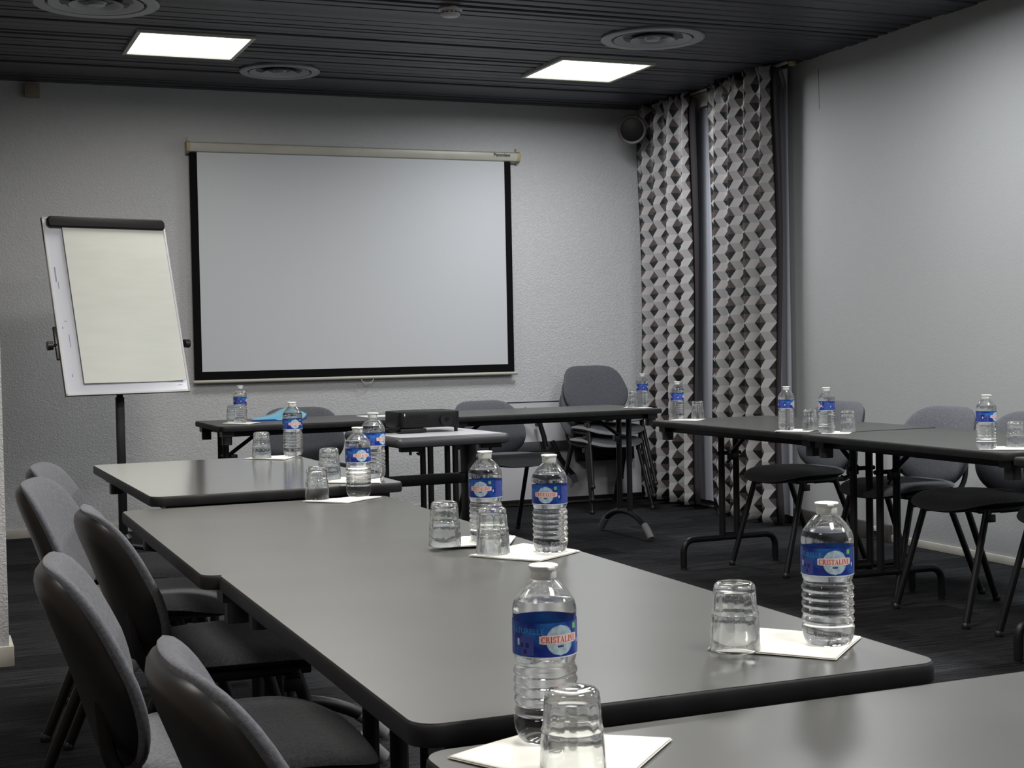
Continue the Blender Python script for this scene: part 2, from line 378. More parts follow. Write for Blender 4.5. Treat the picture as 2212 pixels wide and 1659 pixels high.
# ================================================================== WALL FITTINGS
def build_screen():
    t = thing('projection_screen', 'wall-mounted pull-down projector screen with black border', 'projection screen', (0, 0, 0))
    y0 = YB
    prof = [(0, 2.472), (-.055, 2.472), (-.072, 2.462), (-.075, 2.435), (-.066, 2.412), (-.03, 2.400), (0, 2.402)]
    m = MB(); n = len(prof); vs = [(x, y0-.001+a, z) for x in (1.612, 3.868) for a, z in prof]
    m.add(vs, [(i, (i+1) % n, n+(i+1) % n, n+i) for i in range(n)]+[tuple(range(n))[::-1], tuple(range(n, 2*n))])
    case = m.build('case', 'ivory', t)
    for x in (1.590, 3.868):
        m = MB(); vs = [(xx, y0-.001+a*1.06, 2.436+(z-2.436)*1.1) for xx in (x, x+.022) for a, z in prof]
        m.add(vs, [(i, (i+1) % n, n+(i+1) % n, n+i) for i in range(n)]+[tuple(range(n))[::-1], tuple(range(n, 2*n))]); m.build('end_cap', 'yellowed', t, bevel=.002)
        MB().tube([(x+.011, y0-.03, 2.47), (x+.011, y0-.03, 2.492), (x+.011, y0-.018, 2.50), (x+.011, y0-.004, 2.498)], .004, 8).build('hook', 'ivory', t)
    ys = y0-.048
    MB().box((1.607, ys, .944), (3.823, ys+.0015, 2.41)).build('border_cloth', 'blackcloth', t)
    MB().box((1.657, ys-.0012, 1.000), (3.775, ys-.0002, 2.41)).build('screen_cloth', 'screenwhite', t)
    m = MB().tube([(1.598, ys, .936), (3.846, ys, .936)], .0105, 14); m.build('bottom_bar', 'ivory', t)
    pts = [(2.755+.042*math.cos(a), ys-.004, .926-.030*math.sin(a)) for a in [PI*k/14 for k in range(15)]]
    MB().tube(pts, .0028, 8).build('pull_handle', 'ivory', t)
    cu = bpy.data.curves.new('lettering', 'FONT'); cu.body = 'Panoview'; cu.size = .034; cu.extrude = .0004; cu.space_character = .95; cu.offset = .0006
    tmp = bpy.data.objects.new('lettering', cu); C.objects.link(tmp); bpy.context.view_layer.update()
    me = bpy.data.meshes.new_from_object(tmp.evaluated_get(bpy.context.evaluated_depsgraph_get())); bpy.data.objects.remove(tmp)
    me.materials.clear(); me.materials.append(M_['black']); o = bpy.data.objects.new('lettering', me); C.objects.link(o); o.parent = t
    o.location = (3.688, YB-.0770, 2.438); o.rotation_euler = (PI/2, 0, 0)
build_screen()

t = thing('alarm_box', 'small beige box on the back wall under the ceiling', 'wall box', (0.665, YB, 2.757))
MB().box((-.045, -.05, -.042), (.045, 0, .042)).build('housing', 'tan', t, bevel=.004)
MB().box((-.034, -.0525, -.032), (.034, -.05, .032)).build('cover', 'tan', t, bevel=.001)

t = thing('loudspeaker', 'round beige loudspeaker with black grille in the wall corner', 'speaker', (4.62, 9.03, 2.620))
R = Vector((-.50, -.84, -.22)).normalized().to_track_quat('Z', 'Y').to_matrix().to_4x4()
MB().lathe([(0, -.10), (.05, -.10), (.085, -.06), (.102, .02), (.104, .05), (.096, .062), (.082, .058), (.080, .05)], 36).xform(R).build('housing', 'speaker', t)
MB().lathe([(0, .066), (.050, .064), (.078, .056), (.080, .045), (0, .045)], 36).xform(R).build('grille', 'pblack', t)
MB().tube([(0, 0, 0), (.165, YB-9.03-.004, .04)], .016, 12).box((.13, YB-9.03-.008, -.01), (.20, YB-9.03, .09)).build('wall_bracket', 'speaker', t)

t = thing('cable_duct', 'short white cable duct upright on the right wall behind chairs', 'cable duct', (XR, 6.752, 0))
MB().box((-.040, -.045, .075), (-.001, .045, .55)).build('cover', 'white', t, bevel=.002)
MB().box((-.046, -.050, .055), (-.001, .050, .080)).build('end_cap', 'white', t, bevel=.002)

# ================================================================== CURTAINS
def curtain_grid(y_far, y_near, zt, zb, x0, amp, folds, seed, rows=46, cols=200, header=.13, bottom_spread=0.0, drift=None):
    rr = random.Random(seed)
    ph = [rr.uniform(-.35, .35) for _ in range(folds+2)]; am = [rr.uniform(.82, 1.12) for _ in range(folds+2)]
    hp = rr.uniform(0, 6)
    P = []
    for j in range(rows+1):
        tz = j/rows; z = zt+(zb-zt)*tz; d = zt-z
        hd = max(0.0, 1-d/header) if header else 0
        row = []
        for i in range(cols+1):
            s = i/cols; y = y_far+(y_near-y_far)*s
            y += (s-.5)*bottom_spread*tz
            f = s*folds; k = int(min(f, folds-1e-6)); fr = f-k
            a = am[k]*(1-fr)+am[k+1]*fr; pp = ph[k]*(1-fr)+ph[k+1]*fr
            arg = 2*PI*f+pp*.8+.25*math.sin(2.2*tz*PI+seed)
            w1 = math.sin(arg)+.22*math.sin(2*arg+1)
            x = x0+amp*a*w1*(1-.55*hd)*(0.75+.35*tz)
            y += .35*amp*math.cos(arg)*(1-hd)
            hx = .024*math.sin(2*PI*f*2.7+hp+2*math.sin(f*1.7))+.014*math.sin(2*PI*f*5.1+hp)
            x += hx*hd
            if drift: x += drift(s, tz)
            row.append(Vector((x, y, z+ (.012*math.sin(2*PI*f*2.7+hp)*hd if j == 0 else 0))))
        P.append(row)
    mid = P[rows//2]; arc = [0]
    for i in range(cols): arc.append(arc[-1]+(mid[i+1]-mid[i]).length)
    k = folds*3*.100/arc[-1]; arc = [a*k+.050+10 for a in arc]
    return P, arc
def curtain_mesh(P, arc, m=None, off=0.0):
    m = m or MB(); R_ = len(P)-1; K = len(P[0])-1
    vs = [(p.x+off, p.y, p.z) for r in P for p in r]
    fs = []; uvs = []
    for j in range(R_):
        for i in range(K):
            a = j*(K+1)+i; fs.append((a, a+1, a+K+2, a+K+1))
            z0, z1 = P[j][i].z, P[j+1][i].z
            uvs.append([(arc[i], z0), (arc[i+1], z0), (arc[i+1], z1), (arc[i], z1)])
    return m.add(vs, fs, 0, uvs)
def curtain(label, y_far, y_near, zb, seed, folds, x0, group, loc_lab=None):
    t = thing('patterned_curtain', label, 'curtain', (x0, (y_far+y_near)/2, 0), 0, group)
    t.location = (0, 0, 0)
    P, arc = curtain_grid(y_far, y_near, 2.800, zb, x0, .056, folds, seed)
    o = curtain_mesh(P, arc).build('fabric', 'curtain', t, smooth=80)
    md = o.modifiers.new('thickness', 'SOLIDIFY'); md.thickness = .0015
    # dark lining showing at the edge nearer the photographer
    xe = P[0][-1].x
    L = MB(); n = 40
    for sgn, yy, wd in ((1, y_near, .028),):
        vs = []
        for j in range(n+1):
            tz = j/n; r = P[int(tz*(len(P)-1))][-1]
            vs += [(r.x+.004, r.y+.02, r.z-.02*(j == 0)), (r.x+.030+.006*math.sin(tz*7), r.y-wd+.012*math.sin(tz*5+seed), r.z-.04*(j == 0))]
        L.add(vs, [(2*j, 2*j+1, 2*j+3, 2*j+2) for j in range(n)])
    lo = L.build('lining', 'lining', t, smooth=80); md = lo.modifiers.new('thickness', 'SOLIDIFY'); md.thickness = .0015
    return t
curtain('geometric diamond-print curtain in the corner next to the loudspeaker', 9.27, 8.51, .035, 11, 4, 4.785, 'diamond-print curtains on the right wall')
curtain('wide geometric diamond-print curtain on the side nearer the chairs', 8.26, 7.51, .022, 5, 4, 4.785, 'diamond-print curtains on the right wall')
P, arc = curtain_grid(9.26, 7.52, 2.785, .055, XR-.058, .006, 15, 3, rows=24, cols=260, header=.10)
o = curtain_mesh(P, arc).build('sheer_curtain', 'sheer', smooth=80)
tag(o, 'plain grey sheer curtain hanging behind the two diamond-print curtains', 'curtain')
t = thing('curtain_rail', 'pale curtain rail along the ceiling above the window curtains', 'curtain rail', (0, 0, 0))
MB().box((4.84, 7.44, 2.792), (4.86, 9.33, 2.806)).build('rail', 'cream', t, bevel=.002)
MB().box((4.865, 8.30, 2.70), (4.869, 8.64, 2.790)).build('heading_tape', 'cream', t)
MB().box((4.86, 7.42, 2.78), (4.90, 7.44, 2.806)).build('end_stop', 'yellowed', t, bevel=.002)

# ================================================================== TABLES
def build_table(name, label, w_, l_, h, loc, rz, group, arched=False, inset=(.10, .10), gap=.086, top='lam'):
    """top spans x -w/2..w/2, y -l/2..l/2 ; legs near both y ends"""
    t = thing(name, label, 'table', loc, rz, group)
    hx, hy = w_/2, l_/2
    th = .027
    MB().prism(roundrect(-hx+.003, -hy+.003, hx-.003, hy-.003, .032), h-.02, h).build('tabletop', top, t, smooth=30)
    # rubber edge band
    o_ = roundrect(-hx, -hy, hx, hy, .034); i_ = roundrect(-hx+.004, -hy+.004, hx-.004, hy-.004, .031)
    n = len(o_); prof = [(0, h-.0005), (.35, h-.0012), (.8, h-.004), (1, h-.010), (1, h-th+.006), (.7, h-th), (0, h-th)]
    vs = []
    for k, z in prof:
        vs += [(i_[q][0]*(1-k)+o_[q][0]*k, i_[q][1]*(1-k)+o_[q][1]*k, z) for q in range(n)]
    fs = [(j*n+q, j*n+(q+1) % n, (j+1)*n+(q+1) % n, (j+1)*n+q) for j in range(len(prof)-1) for q in range(n)]
    MB().add(vs, fs).build('edge_band', 'edge', t, smooth=50)
    MB().box((-hx+.01, -hy+.01, h-th+.002), (hx-.01, hy-.01, h-.0195)).build('underside', 'blackp', t)
    for sx in (-1, 1):
        MB().box((sx*(hx-.075)-.010, -hy+.06, h-th-.030), (sx*(hx-.075)+.010, hy-.06, h-th+.004)).build('side_rail', 'black', t, bevel=.003)
    for e, sy in enumerate((-1, 1)):
        y = sy*(hy-inset[e])
        fz = .145
        for sx in (-gap/2, gap/2):
            MB().tube([(sx, y, fz-.01), (sx, y, h-th-.002)], .0165, 14).build('leg', 'black', t)
        MB().tube([(-hx+.09, y, h-th-.018), (hx-.09, y, h-th-.018)], .0125, 10).build('hinge_rail', 'black', t)
        if arched:
            k = 18; a0 = .31
            pts = [(a0*math.sin(u)/math.sin(1.15), y, .020+.128*(math.cos(u)-math.cos(1.15))/(1-math.cos(1.15))) for u in [-1.15+2.3*i/k for i in range(k+1)]]
            MB().tube(pts[2:-2], .0185, 14).build('foot', 'black', t)
            for q in (pts[:4], pts[-4:][::-1]):
                q = [Vector(p) for p in q]; q[0] = q[0]+(q[0]-q[1])*.2; q[0].z = max(q[0].z, .02)
                cap = MB().tube(q, [.0205, .0215, .0215, .021], 14)
                cap.v = [(a, b, max(c, .001)) for a, b, c in cap.v]
                cap.build('foot_cap', 'rubber', t)
        else:
            q = .272
            pts = fillet([(-q, y, .012), (-q, y, fz), (q, y, fz), (q, y, .012)], .105, 9)
            MB().tube(pts, .0165, 14).build('foot', 'black', t)
            for sx in (-1, 1):
                MB().lathe([(0, 0), (.016, 0), (.016, .008), (.008, .014), (0, .014)], 14, center=(sx*q, y, 0)).build('glide', 'blackp', t)
            MB().box((-.06, y-.004, fz+.012), (.06, y+.004, fz+.024)).build('weld_plate', 'black', t)
        # folding stay and lock
        b0 = (0, y-sy*.02, h-.175); b1 = (0, y-sy*.20, h-th-.02)
        st = MB().tube([b0, b1], .0105, 8); st.build('folding_stay', 'black', t)
        MB().tube([(-.07, y, h-.170), (.07, y, h-.170)], .0095, 8).build('stay_bar', 'black', t)
        lk = MB().box((-.03, y-sy*.05-.018, h-.20), (.012, y-sy*.05+.018, h-.165)).tube([(-.02, y-sy*.05, h-.20), (-.045, y-sy*.06, h-.215), (-.05, y-sy*.075, h-.205)], .006, 6)
        lk.build('lock_catch', 'blackp', t, bevel=.004)
        for sx in (-1, 1):
            cx = sx*(hx-.075); cy = sy*(hy-.05)
            mm = MB().prism(roundrect(cx-.024, cy-.024, cx+.024, cy+.024, .012, 3), h-.098, h-.05).box((cx-.034, cy-.030, h-.056), (cx+.034, cy+.030, h-th-.002))
            mm.build('corner_clamp', 'blackp', t)
    return t
GL = 'grey laminate tables down the left side'; GR = 'grey laminate tables along the right wall'; GB = 'grey laminate tables at the screen end'
H1, H2, H3, H4, HB, HR = .720, .738, .734, .762, .760, .742
build_table('folding_table', 'grey laminate table filling the bottom right corner, nearest and lowest', 1.60, .72, H1, (.482+.80, 1.475-.36-.0, 0), math.radians(0.5), GL, True, gap=.06)
build_table('folding_table', 'grey laminate table with the bottle, tumbler and napkin at its right corner', .715, 1.185, H2, (.848, 2.093, 0), math.radians(-.2), GL, True, gap=.06, inset=(.10, .06))
build_table('folding_table', 'grey laminate table joined flush behind the one with its corner bare', .722, 1.20, H3, (.828, 3.290, 0), math.radians(0), GL, True, gap=.06, inset=(.045, .10))
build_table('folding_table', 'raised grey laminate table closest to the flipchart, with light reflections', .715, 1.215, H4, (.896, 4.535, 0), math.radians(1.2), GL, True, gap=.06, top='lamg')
build_table('folding_table', 'grey laminate table under the screen holding the blue folder', .67, 1.257, HB, (1.984, 7.572, 0), PI/2+math.radians(1.0), GB, True, gap=.125, inset=(.045, .085))
build_table('folding_table', 'grey laminate table in front of the stacked chairs, beside the projector', .67, 1.266, HB, (3.252, 7.596, 0), PI/2+math.radians(1.0), GB, True, gap=.125, inset=(.085, .095))
build_table('folding_table', 'grey laminate table beside the curtains, farthest of the right-hand row', .715, 1.34, HR, (3.785, 5.866, 0), math.radians(1.5), GR, False, inset=(.09, .17))
build_table('folding_table', 'grey laminate table holding the bottle and tumbler beside grey chairs, second on the right', .72, 1.235, HR, (3.790, 4.555, 0), math.radians(-.5), GR, False, inset=(.045, .085))
build_table('folding_table', 'grey laminate table barely entering the picture at the right edge', .72, 1.25, .730, (3.79, 3.30, 0), 0, GR, False)

# spare table standing on its long edge against the back wall
def spare_table():
    t = thing('spare_table', 'folded spare table with pale underside leaning on the back wall', 'table', (0, 0, 0))
    x0, x1 = 3.42, 4.80; yb_, yt = 9.305, 9.362; z0, z1 = .050, .728
    rot = Matrix.Rotation(-math.atan2(yt-yb_, z1-z0), 3, 'X')
    def place(o): o.location = (0, yb_, z0); o.rotation_euler = (-math.atan2(yt-yb_, z1-z0), 0, 0); return o
    L = z1-z0
    place(MB().box((x0, 0, 0), (x1, .022, L)).build('tabletop', 'laml', t))
    e = MB()
    for a, b in (((x0-.004, -.004, -.016), (x1+.004, .026, .0)), ((x0-.004, -.004, L), (x1+.004, .026, L+.006)), ((x0-.006, -.004, 0), (x0, .026, L)), ((x1, -.004, 0), (x1+.006, .026, L))): e.box(a, b)
    place(e.build('edge_band', 'edge', t, bevel=.002))
    place(MB().box((x0+.05, -.045, .335), (x1-.08, -.001, .400)).build('leg_rail', 'cedge', t, bevel=.006))
    place(MB().box((4.27, -.05, .245), (4.72, -.001, .334)).build('leg_rail', 'black', t, bevel=.006))
    for cx, s in ((3.98, 1), (4.21, -1)):
        if s == 1: pts = [(3.86, -.09, .625), (3.92, -.09, .59), (3.975, -.09, .52), (4.00, -.09, .43), (4.01, -.09, .36)]
        else: pts = [(4.06, -.09, .40), (4.11, -.09, .28), (4.165, -.09, .205), (4.205, -.09, .16), (4.225, -.09, .10)]
        k = 2 if s == 1 else 3
        place(MB().tube(pts, .018, 12).build('foot', 'black', t))
        cp = pts[:2] if s == 1 else pts[-2:]
        place(MB().tube([cp[0], cp[1]], .0215, 12).build('foot_cap', 'rubber', t))
        mid = pts[2]; place(MB().tube([mid, (mid[0], -.03, mid[2])], .015, 10).build('foot_bracket', 'black', t))
spare_table()

# ================================================================== CHAIRS
def se_outline(a, hw, hh, n_top, n_bot, taper=0):
    c, s = math.cos(a), math.sin(a); n = n_top if s >= 0 else n_bot
    r = (abs(c)**n+abs(s)**n)**(-1/n); u = r*c; v = r*s
    return u*hw*(1-taper*max(0, v)), v*hh
def pad_mesh(outline, front, back, place, rings=9, n=56):
    m = MB(); vs = []
    rr = [0.0]+[math.sin(PI/2*k/rings) for k in range(1, rings+1)]
    def ring(fn, r): return [place(outline(2*PI*k/n)[0]*r, outline(2*PI*k/n)[1]*r, fn(r)) for k in range(n)]
    F = [ring(front, r) for r in rr[1:]]; B = [ring(back, r) for r in rr[1:-1]]
    vs = [place(0, 0, front(0))]
    for q in F: vs += q
    fs = [(0, 1+k, 1+(k+1) % n) for k in range(n)]
    for j in range(len(F)-1):
        a = 1+j*n; fs += [(a+k, a+n+k, a+n+(k+1) % n, a+(k+1) % n) for k in range(n)]
    base = len(vs); Br = B[::-1]
    for q in Br: vs += q
    last = 1+(len(F)-1)*n
    fs += [(last+k, base+k, base+(k+1) % n, last+(k+1) % n) for k in range(n)]
    for j in range(len(Br)-1):
        a = base+j*n; fs += [(a+k, a+n+k, a+n+(k+1) % n, a+(k+1) % n) for k in range(n)]
    vs.append(place(0, 0, back(0))); e = len(vs)-1; a = base+(len(Br)-1)*n
    fs += [(a+k, e, a+(k+1) % n) for k in range(n)]
    return m.add(vs, fs)
def make_chair(label, group, loc, rz):
    """chair faces local +x, footprint centred on the origin"""
    t = thing('conference_chair', label, 'chair', loc, rz, group)
    # seat
    def seat_o(a):
        c, s = math.cos(a), math.sin(a); n = 3.0
        r = (abs(c)**n+abs(s)**n)**(-1/n); u, v = r*c, r*s
        return u*.222, v*(.228+.012*u)
    def seat_p(dz):
        def f(u, v, w): 
            drop = -.030*max(0, (u-.06)/.16)**2 if u > .06 else 0
            rise = .012*max(0, (-u-.12)/.1)**2 if u < -.12 else 0
            side = .010*(abs(v)/.23)**2.2
            return Vector((u+.02, v, .465+w+drop+rise+side+dz))
        return f
    pad_mesh(seat_o, lambda r: .030*(1-r**5)**.55, lambda r: -.012*(1-r**6), seat_p(0)).build('seat', 'seatfab', t, smooth=70)
    pad_mesh(lambda a: tuple(q*.975 for q in seat_o(a)), lambda r: -.004, lambda r: -.030*(1-r**4)-.006, seat_p(0)).build('seat_shell', 'blackp', t, smooth=70)
    # backrest, leaning back, wrapped forward at the sides
    tilt = math.radians(18)
    def back_p(u, v, w):
        fwd = .95*u*u
        lum = -.35*(v+.02)**2
        x = w+fwd+lum; z = v
        X = -.235 + x*math.cos(tilt) - z*math.sin(tilt); Z = .632 + z*math.cos(tilt) + x*math.sin(tilt)*.3
        return Vector((X, u, Z))
    ob = lambda a: se_outline(a, (.247), .186, 4.4, 2.5, .18)
    pad_mesh(ob, lambda r: .028*(1-r**4.5)**.5, lambda r: -.018*(1-r**6)**.5, back_p).build('backrest', 'fabric', t, smooth=70)
    os_ = lambda a: tuple(q*.955 for q in ob(a))
    pad_mesh(os_, lambda r: -.008, lambda r: -.032*(1-r**9)**.7-.009, back_p).build('back_shell', 'blackp', t, smooth=70)
    for sy in (-1, 1):
        MB().tube(fillet([(.03, sy*.175, .440), (-.175, sy*.175, .443), (-.218, sy*.172, .50), (-.228, sy*.165, .60)], .05, 5), .0125, 10, ry=.010).build('back_support', 'black', t)
        for nm, top, ft in (('f', (.115, sy*.200, .443), (.245, sy*.235, .008)), ('r', (-.075, sy*.200, .443), (-.255, sy*.225, .008))):
            lg = MB().tube([top, ft], .0145, 12, ry=.0125).build('leg', 'black', t)
            MB().lathe([(0, 0), (.014, 0), (.0165, .006), (.0165, .016), (.012, .024), (0, .024)], 14, center=(ft[0], ft[1], 0)).build('glide', 'blackp', lg)
        MB().tube([(.15, sy*.196, .445), (-.12, sy*.196, .445)], .0115, 10).build('seat_frame', 'black', t)
    MB().tube([(.10, -.2, .437), (.10, .2, .437)], .0105, 10).build('cross_bar', 'black', t)
    MB().tube([(-.07, -.2, .437), (-.07, .2, .437)], .0105, 10).build('cross_bar', 'black', t)
    for sy in (-1, 1): MB().box((.085, sy*.205, .400), (.125, sy*.218, .430)).build('link_lug', 'blackp', t, bevel=.003)
    return t
GLC = 'grey chairs along the left tables'; GRC = 'grey chairs along the right wall'; GBC = 'grey chairs at the screen end'; GS = 'stacked grey chairs beside the curtains'
ch = make_chair('grey chair nearest the camera, cut by the bottom edge', GLC, (.555, 1.69, 0), math.radians(0))
dup(ch, (.485, 2.52, 0), math.radians(-4), 'grey chair behind the nearest one, its tall black back shell fully in view', GLC)
dup(ch, (.625, 3.32, 0), math.radians(0), 'grey chair tucked deepest under the left tables, its back touching the table edge', GLC)
dup(ch, (.545, 4.06, 0), math.radians(-15), 'grey chair at the far left with another chair back peeking over it', GLC)
dup(ch, (.605, 4.62, 0), math.radians(-14), 'grey chair mostly hidden, only its back peeking beside the raised table', GLC)
dup(ch, (4.030, 6.13, 0), PI+math.radians(2), 'grey chair closest to the curtains, seat facing the tables', GRC, sz=1.02)
dup(ch, (4.045, 5.33, 0), PI+math.radians(4), 'grey chair second from the curtains along the right wall', GRC, sz=1.02)
dup(ch, (4.000, 4.76, 0), PI-math.radians(3), 'grey chair behind the tumbler at the right, near the picture edge', GRC, sz=1.02)
dup(ch, (4.000, 4.13, 0), PI+math.radians(0), 'grey chair cut off by the right edge, only its seat front in view', GRC, sz=1.02)
dup(ch, (1.995, 7.97, 0), -PI/2-math.radians(4), 'grey chair behind the blue folder under the screen', GBC, sz=.99)
dup(ch, (3.19, 7.96, 0), -PI/2+math.radians(8), 'grey chair pushed in behind the projector', GBC, sz=.99)
for k, (dz, nm) in enumerate(((0, 'bottom'), (.084, 'middle'), (.170, 'topmost'))):
    dup(ch, (4.325-.012*(2-k), 8.92-.010*k, dz), -PI/2+math.radians(4-2*k), 'grey chair in the stack by the curtains, %s of the three' % nm, GS)

# ================================================================== PROJECTOR AND CART
t = thing('projector_cart', 'small projector cart with white top and charcoal moulded edge', 'cart', (2.205, 6.53, 0), math.radians(4))
hx, hy, h = .285, .36, .735
MB().prism(roundrect(-hx+.03, -hy+.03, hx-.03, hy-.03, .012), h-.01, h).build('tabletop', 'laml', t)
o_ = roundrect(-hx, -hy, hx, hy, .03); i_ = roundrect(-hx+.031, -hy+.031, hx-.031, hy-.031, .011); n = len(o_)
prof = [(0, h), (.5, h-.0005), (.85, h-.005), (1, h-.016), (1, h-.030), (.85, h-.042), (.3, h-.047), (0, h-.046)]
vs = []
for k, z in prof: vs += [(i_[q][0]*(1-k)+o_[q][0]*k, i_[q][1]*(1-k)+o_[q][1]*k, z) for q in range(n)]
MB().add(vs, [(j*n+q, j*n+(q+1) % n, (j+1)*n+(q+1) % n, (j+1)*n+q) for j in range(len(prof)-1) for q in range(n)]).build('edge_moulding', 'cedge', t, smooth=50)
MB().box((-hx+.02, -hy+.02, h-.044), (hx-.02, hy-.02, h-.012)).build('underside', 'black', t)
for sx in (-1, 1):
    MB().box((sx*.225-.025, -.04, .06), (sx*.225+.025, .04, h-.04)).build('leg', 'black', t, bevel=.004)
    MB().box((sx*.225-.025, -.28, .035), (sx*.225+.025, .28, .065)).build('foot', 'black', t, bevel=.005)
    for sy in (-1, 1): MB().tube([(sx*.225-.012, sy*.25, .024), (sx*.225+.012, sy*.25, .024)], .024, 16).build('caster', 'blackp', t)
MB().box((-.21, -.03, .482), (.21, .03, .530)).build('cross_bar', 'black', t, bevel=.004)
for sx in (-1, 1): MB().box((sx*.2-.05, -hy+.035, h-.066), (sx*.2+.05, -hy+.075, h-.044)).build('support_bracket', 'black', t, bevel=.003)
for sx in (-1, 1): MB().tube([(sx*.2, -hy+.055, h-.082), (sx*.2, -hy+.055, h-.06)], .007, 8).build('bolt', 'blackp', t)

t = thing('projector', 'black video projector lying on the white-topped cart', 'projector', (2.205, 6.575, .735), math.radians(2))
MB().prism(roundrect(-.150, -.115, .158, .125, .035), .024, .100).build('body', 'pblack', t, bevel=.006)
MB().tube([(.080, -.110, .060), (.080, -.128, .060)], [.034, .032], 24).build('lens_ring', 'black', t)
MB().lathe([(0, 0), (.022, -.001), (.024, -.006), (0, -.006)], 24).xform(Matrix.Translation((.080, -.1285, .060)) @ Matrix.Rotation(PI/2, 4, 'X')).build('lens', 'lens', t)
v = MB()
for k in range(7): v.box((-.115, -.1162, .040+k*.007), (-.01, -.1142, .043+k*.007))
v.build('vent_grille', 'black', t)
for x, y in ((-.13, -.09), (.14, -.09), (0, .10)):
    MB().tube([(x, y, 0), (x, y, .026)], .009, 10).build('foot', 'black', t)
MB().box((-.150, -.12, .003), (-.02, .02, .022)).build('power_supply', 'black', t, bevel=.004)
MB().box((-.1290, -.1165, .082), (-.1255, -.109, .093)).build('indicator', 'white', t)
rr = random.Random(4); pts = []
for k in range(40):
    a = k*.62; pts.append((-.145+.040*math.cos(a)+.01*math.sin(k*1.3), -.07+.05*math.sin(a), .0045+.0006*k))
t2 = MB().tube(pts, .0035, 6).build('coiled_cable', 'black'); t2.location = (2.165, 6.575, .735); t2.rotation_euler = (0, 0, math.radians(3))
tag(t2, 'coiled black cable on the cart at the projector\'s left', 'cable')

# ================================================================== FLIPCHART
def build_flipchart():
    t = thing('flipchart_easel', 'flipchart easel with paper pad and black clamp bar', 'flipchart', (0, 0, 0))
    yaw, tilt = 0.260, 0.304
    B = Vector((.670, 7.683, .924))
    d = Vector((math.cos(yaw), math.sin(yaw), 0)); nb = Vector((-math.sin(yaw), math.cos(yaw), 0))
    u = Vector((0, 0, 1))*math.cos(tilt)+nb*math.sin(tilt); nf = -(nb*math.cos(tilt)-Vector((0, 0, 1))*math.sin(tilt))
    M = Matrix(((d.x, u.x, nf.x, B.x), (d.y, u.y, nf.y, B.y), (d.z, u.z, nf.z, B.z), (0, 0, 0, 1)))
    W, H = .68, .98
    MB().prism(roundrect(0, 0, W, H, .012), -.016, 0).xform(M).build('board', 'boardw', t)
    r = MB()
    for a, b in (((0, 0), (W, .010)), ((0, H-.010), (W, H)), ((0, 0), (.010, H)), ((W-.010, 0), (W, H))): r.box((a[0], a[1], -.018), (b[0], b[1], .004))
    r.xform(M).build('rim', 'white', t, bevel=.002)
    # pad: a few sheets, lower corners curling a little
    m = MB(); nx, ny = 14, 20; vs = []
    for j in range(ny+1):
        for i in range(nx+1):
            s, q = i/nx, j/ny; x = .098+s*(.560); y = .058+q*(.862)
            z = .010+.004*math.sin(s*5+1)*(1-q)+.012*max(0, s-.8)*5*(1-q)**6
            vs.append((x, y, z))
    m.add(vs, [(j*(nx+1)+i, j*(nx+1)+i+1, (j+1)*(nx+1)+i+1, (j+1)*(nx+1)+i) for j in range(ny) for i in range(nx)])
    p = m.xform(M).build('paper_pad', 'paper', t, smooth=25); md = p.modifiers.new('thickness', 'SOLIDIFY'); md.thickness = .0045; md.offset = -1; p.modifiers.new('crisp_edges', 'EDGE_SPLIT').split_angle = .6
    prof = [(W*.03, H-.052), (W*.03, H-.004)]
    MB().prism(roundrect(.020, H-.062, W-.008, H-.002, .022), .004, .030).xform(M).build('clamp_bar', 'pblack', t, bevel=.008, segs=3)
    for a, b in (((.030, .62), (.036, .70)), ((.040, .58), (.043, .62)), ((.045, .40), (.056, .404)), ((.030, .36), (.034, .372)), ((.058, .26), (.061, .33)), ((.046, .10), (.050, .115)), ((.615, .036), (.640, .039))):
        MB().box((a[0], a[1], .0002), (b[0], b[1], .0010)).xform(M).build('marker_stroke', 'ink', t)
    for x, sx in ((0, -1), (W, 1)):
        MB().tube([(x+sx*.002, .28, -.02), (x+sx*.022, .28, -.03)], .008, 10).tube([(x+sx*.022, .28, -.03), (x+sx*.050, .28, -.034)], [.022, .024], 18).xform(M).build('tilt_knob', 'blackp', t, smooth=40)
        MB().box((x-sx*.02, .20, -.035), (x+sx*.012, .38, -.017)).xform(M).build('side_bracket', 'blackp', t, bevel=.004)
    px, py = .972, 7.985
    top = M @ Vector((W/2, .25, -.03))
    MB().box((px-.022, py-.02, .06), (px+.022, py+.02, .90)).build('pole', 'black', t, bevel=.004)
    MB().box((px-.016, py-.014, .88), (px+.016, py+.014, top.z)).build('inner_pole', 'black', t, bevel=.003)
    MB().tube([(px, py, top.z), tuple(M @ Vector((W/2, .40, -.02)))], .014, 10).build('head_bracket', 'black', t)
    MB().tube([tuple(M @ Vector((.01, .28, -.026))), tuple(M @ Vector((W-.01, .28, -.026)))], .012, 10).build('cross_tube', 'black', t)
    for k in range(3):
        a = .5+2*PI*k/3
        MB().tube([(px, py, .10), (px+.34*math.cos(a), py+.34*math.sin(a), .022)], .014, 10).build('leg', 'black', t)
    MB().lathe([(0, .04), (.045, .04), (.045, .14), (.03, .16), (0, .16)], 20, center=(px, py, 0)).build('hub', 'blackp', t)
build_flipchart()

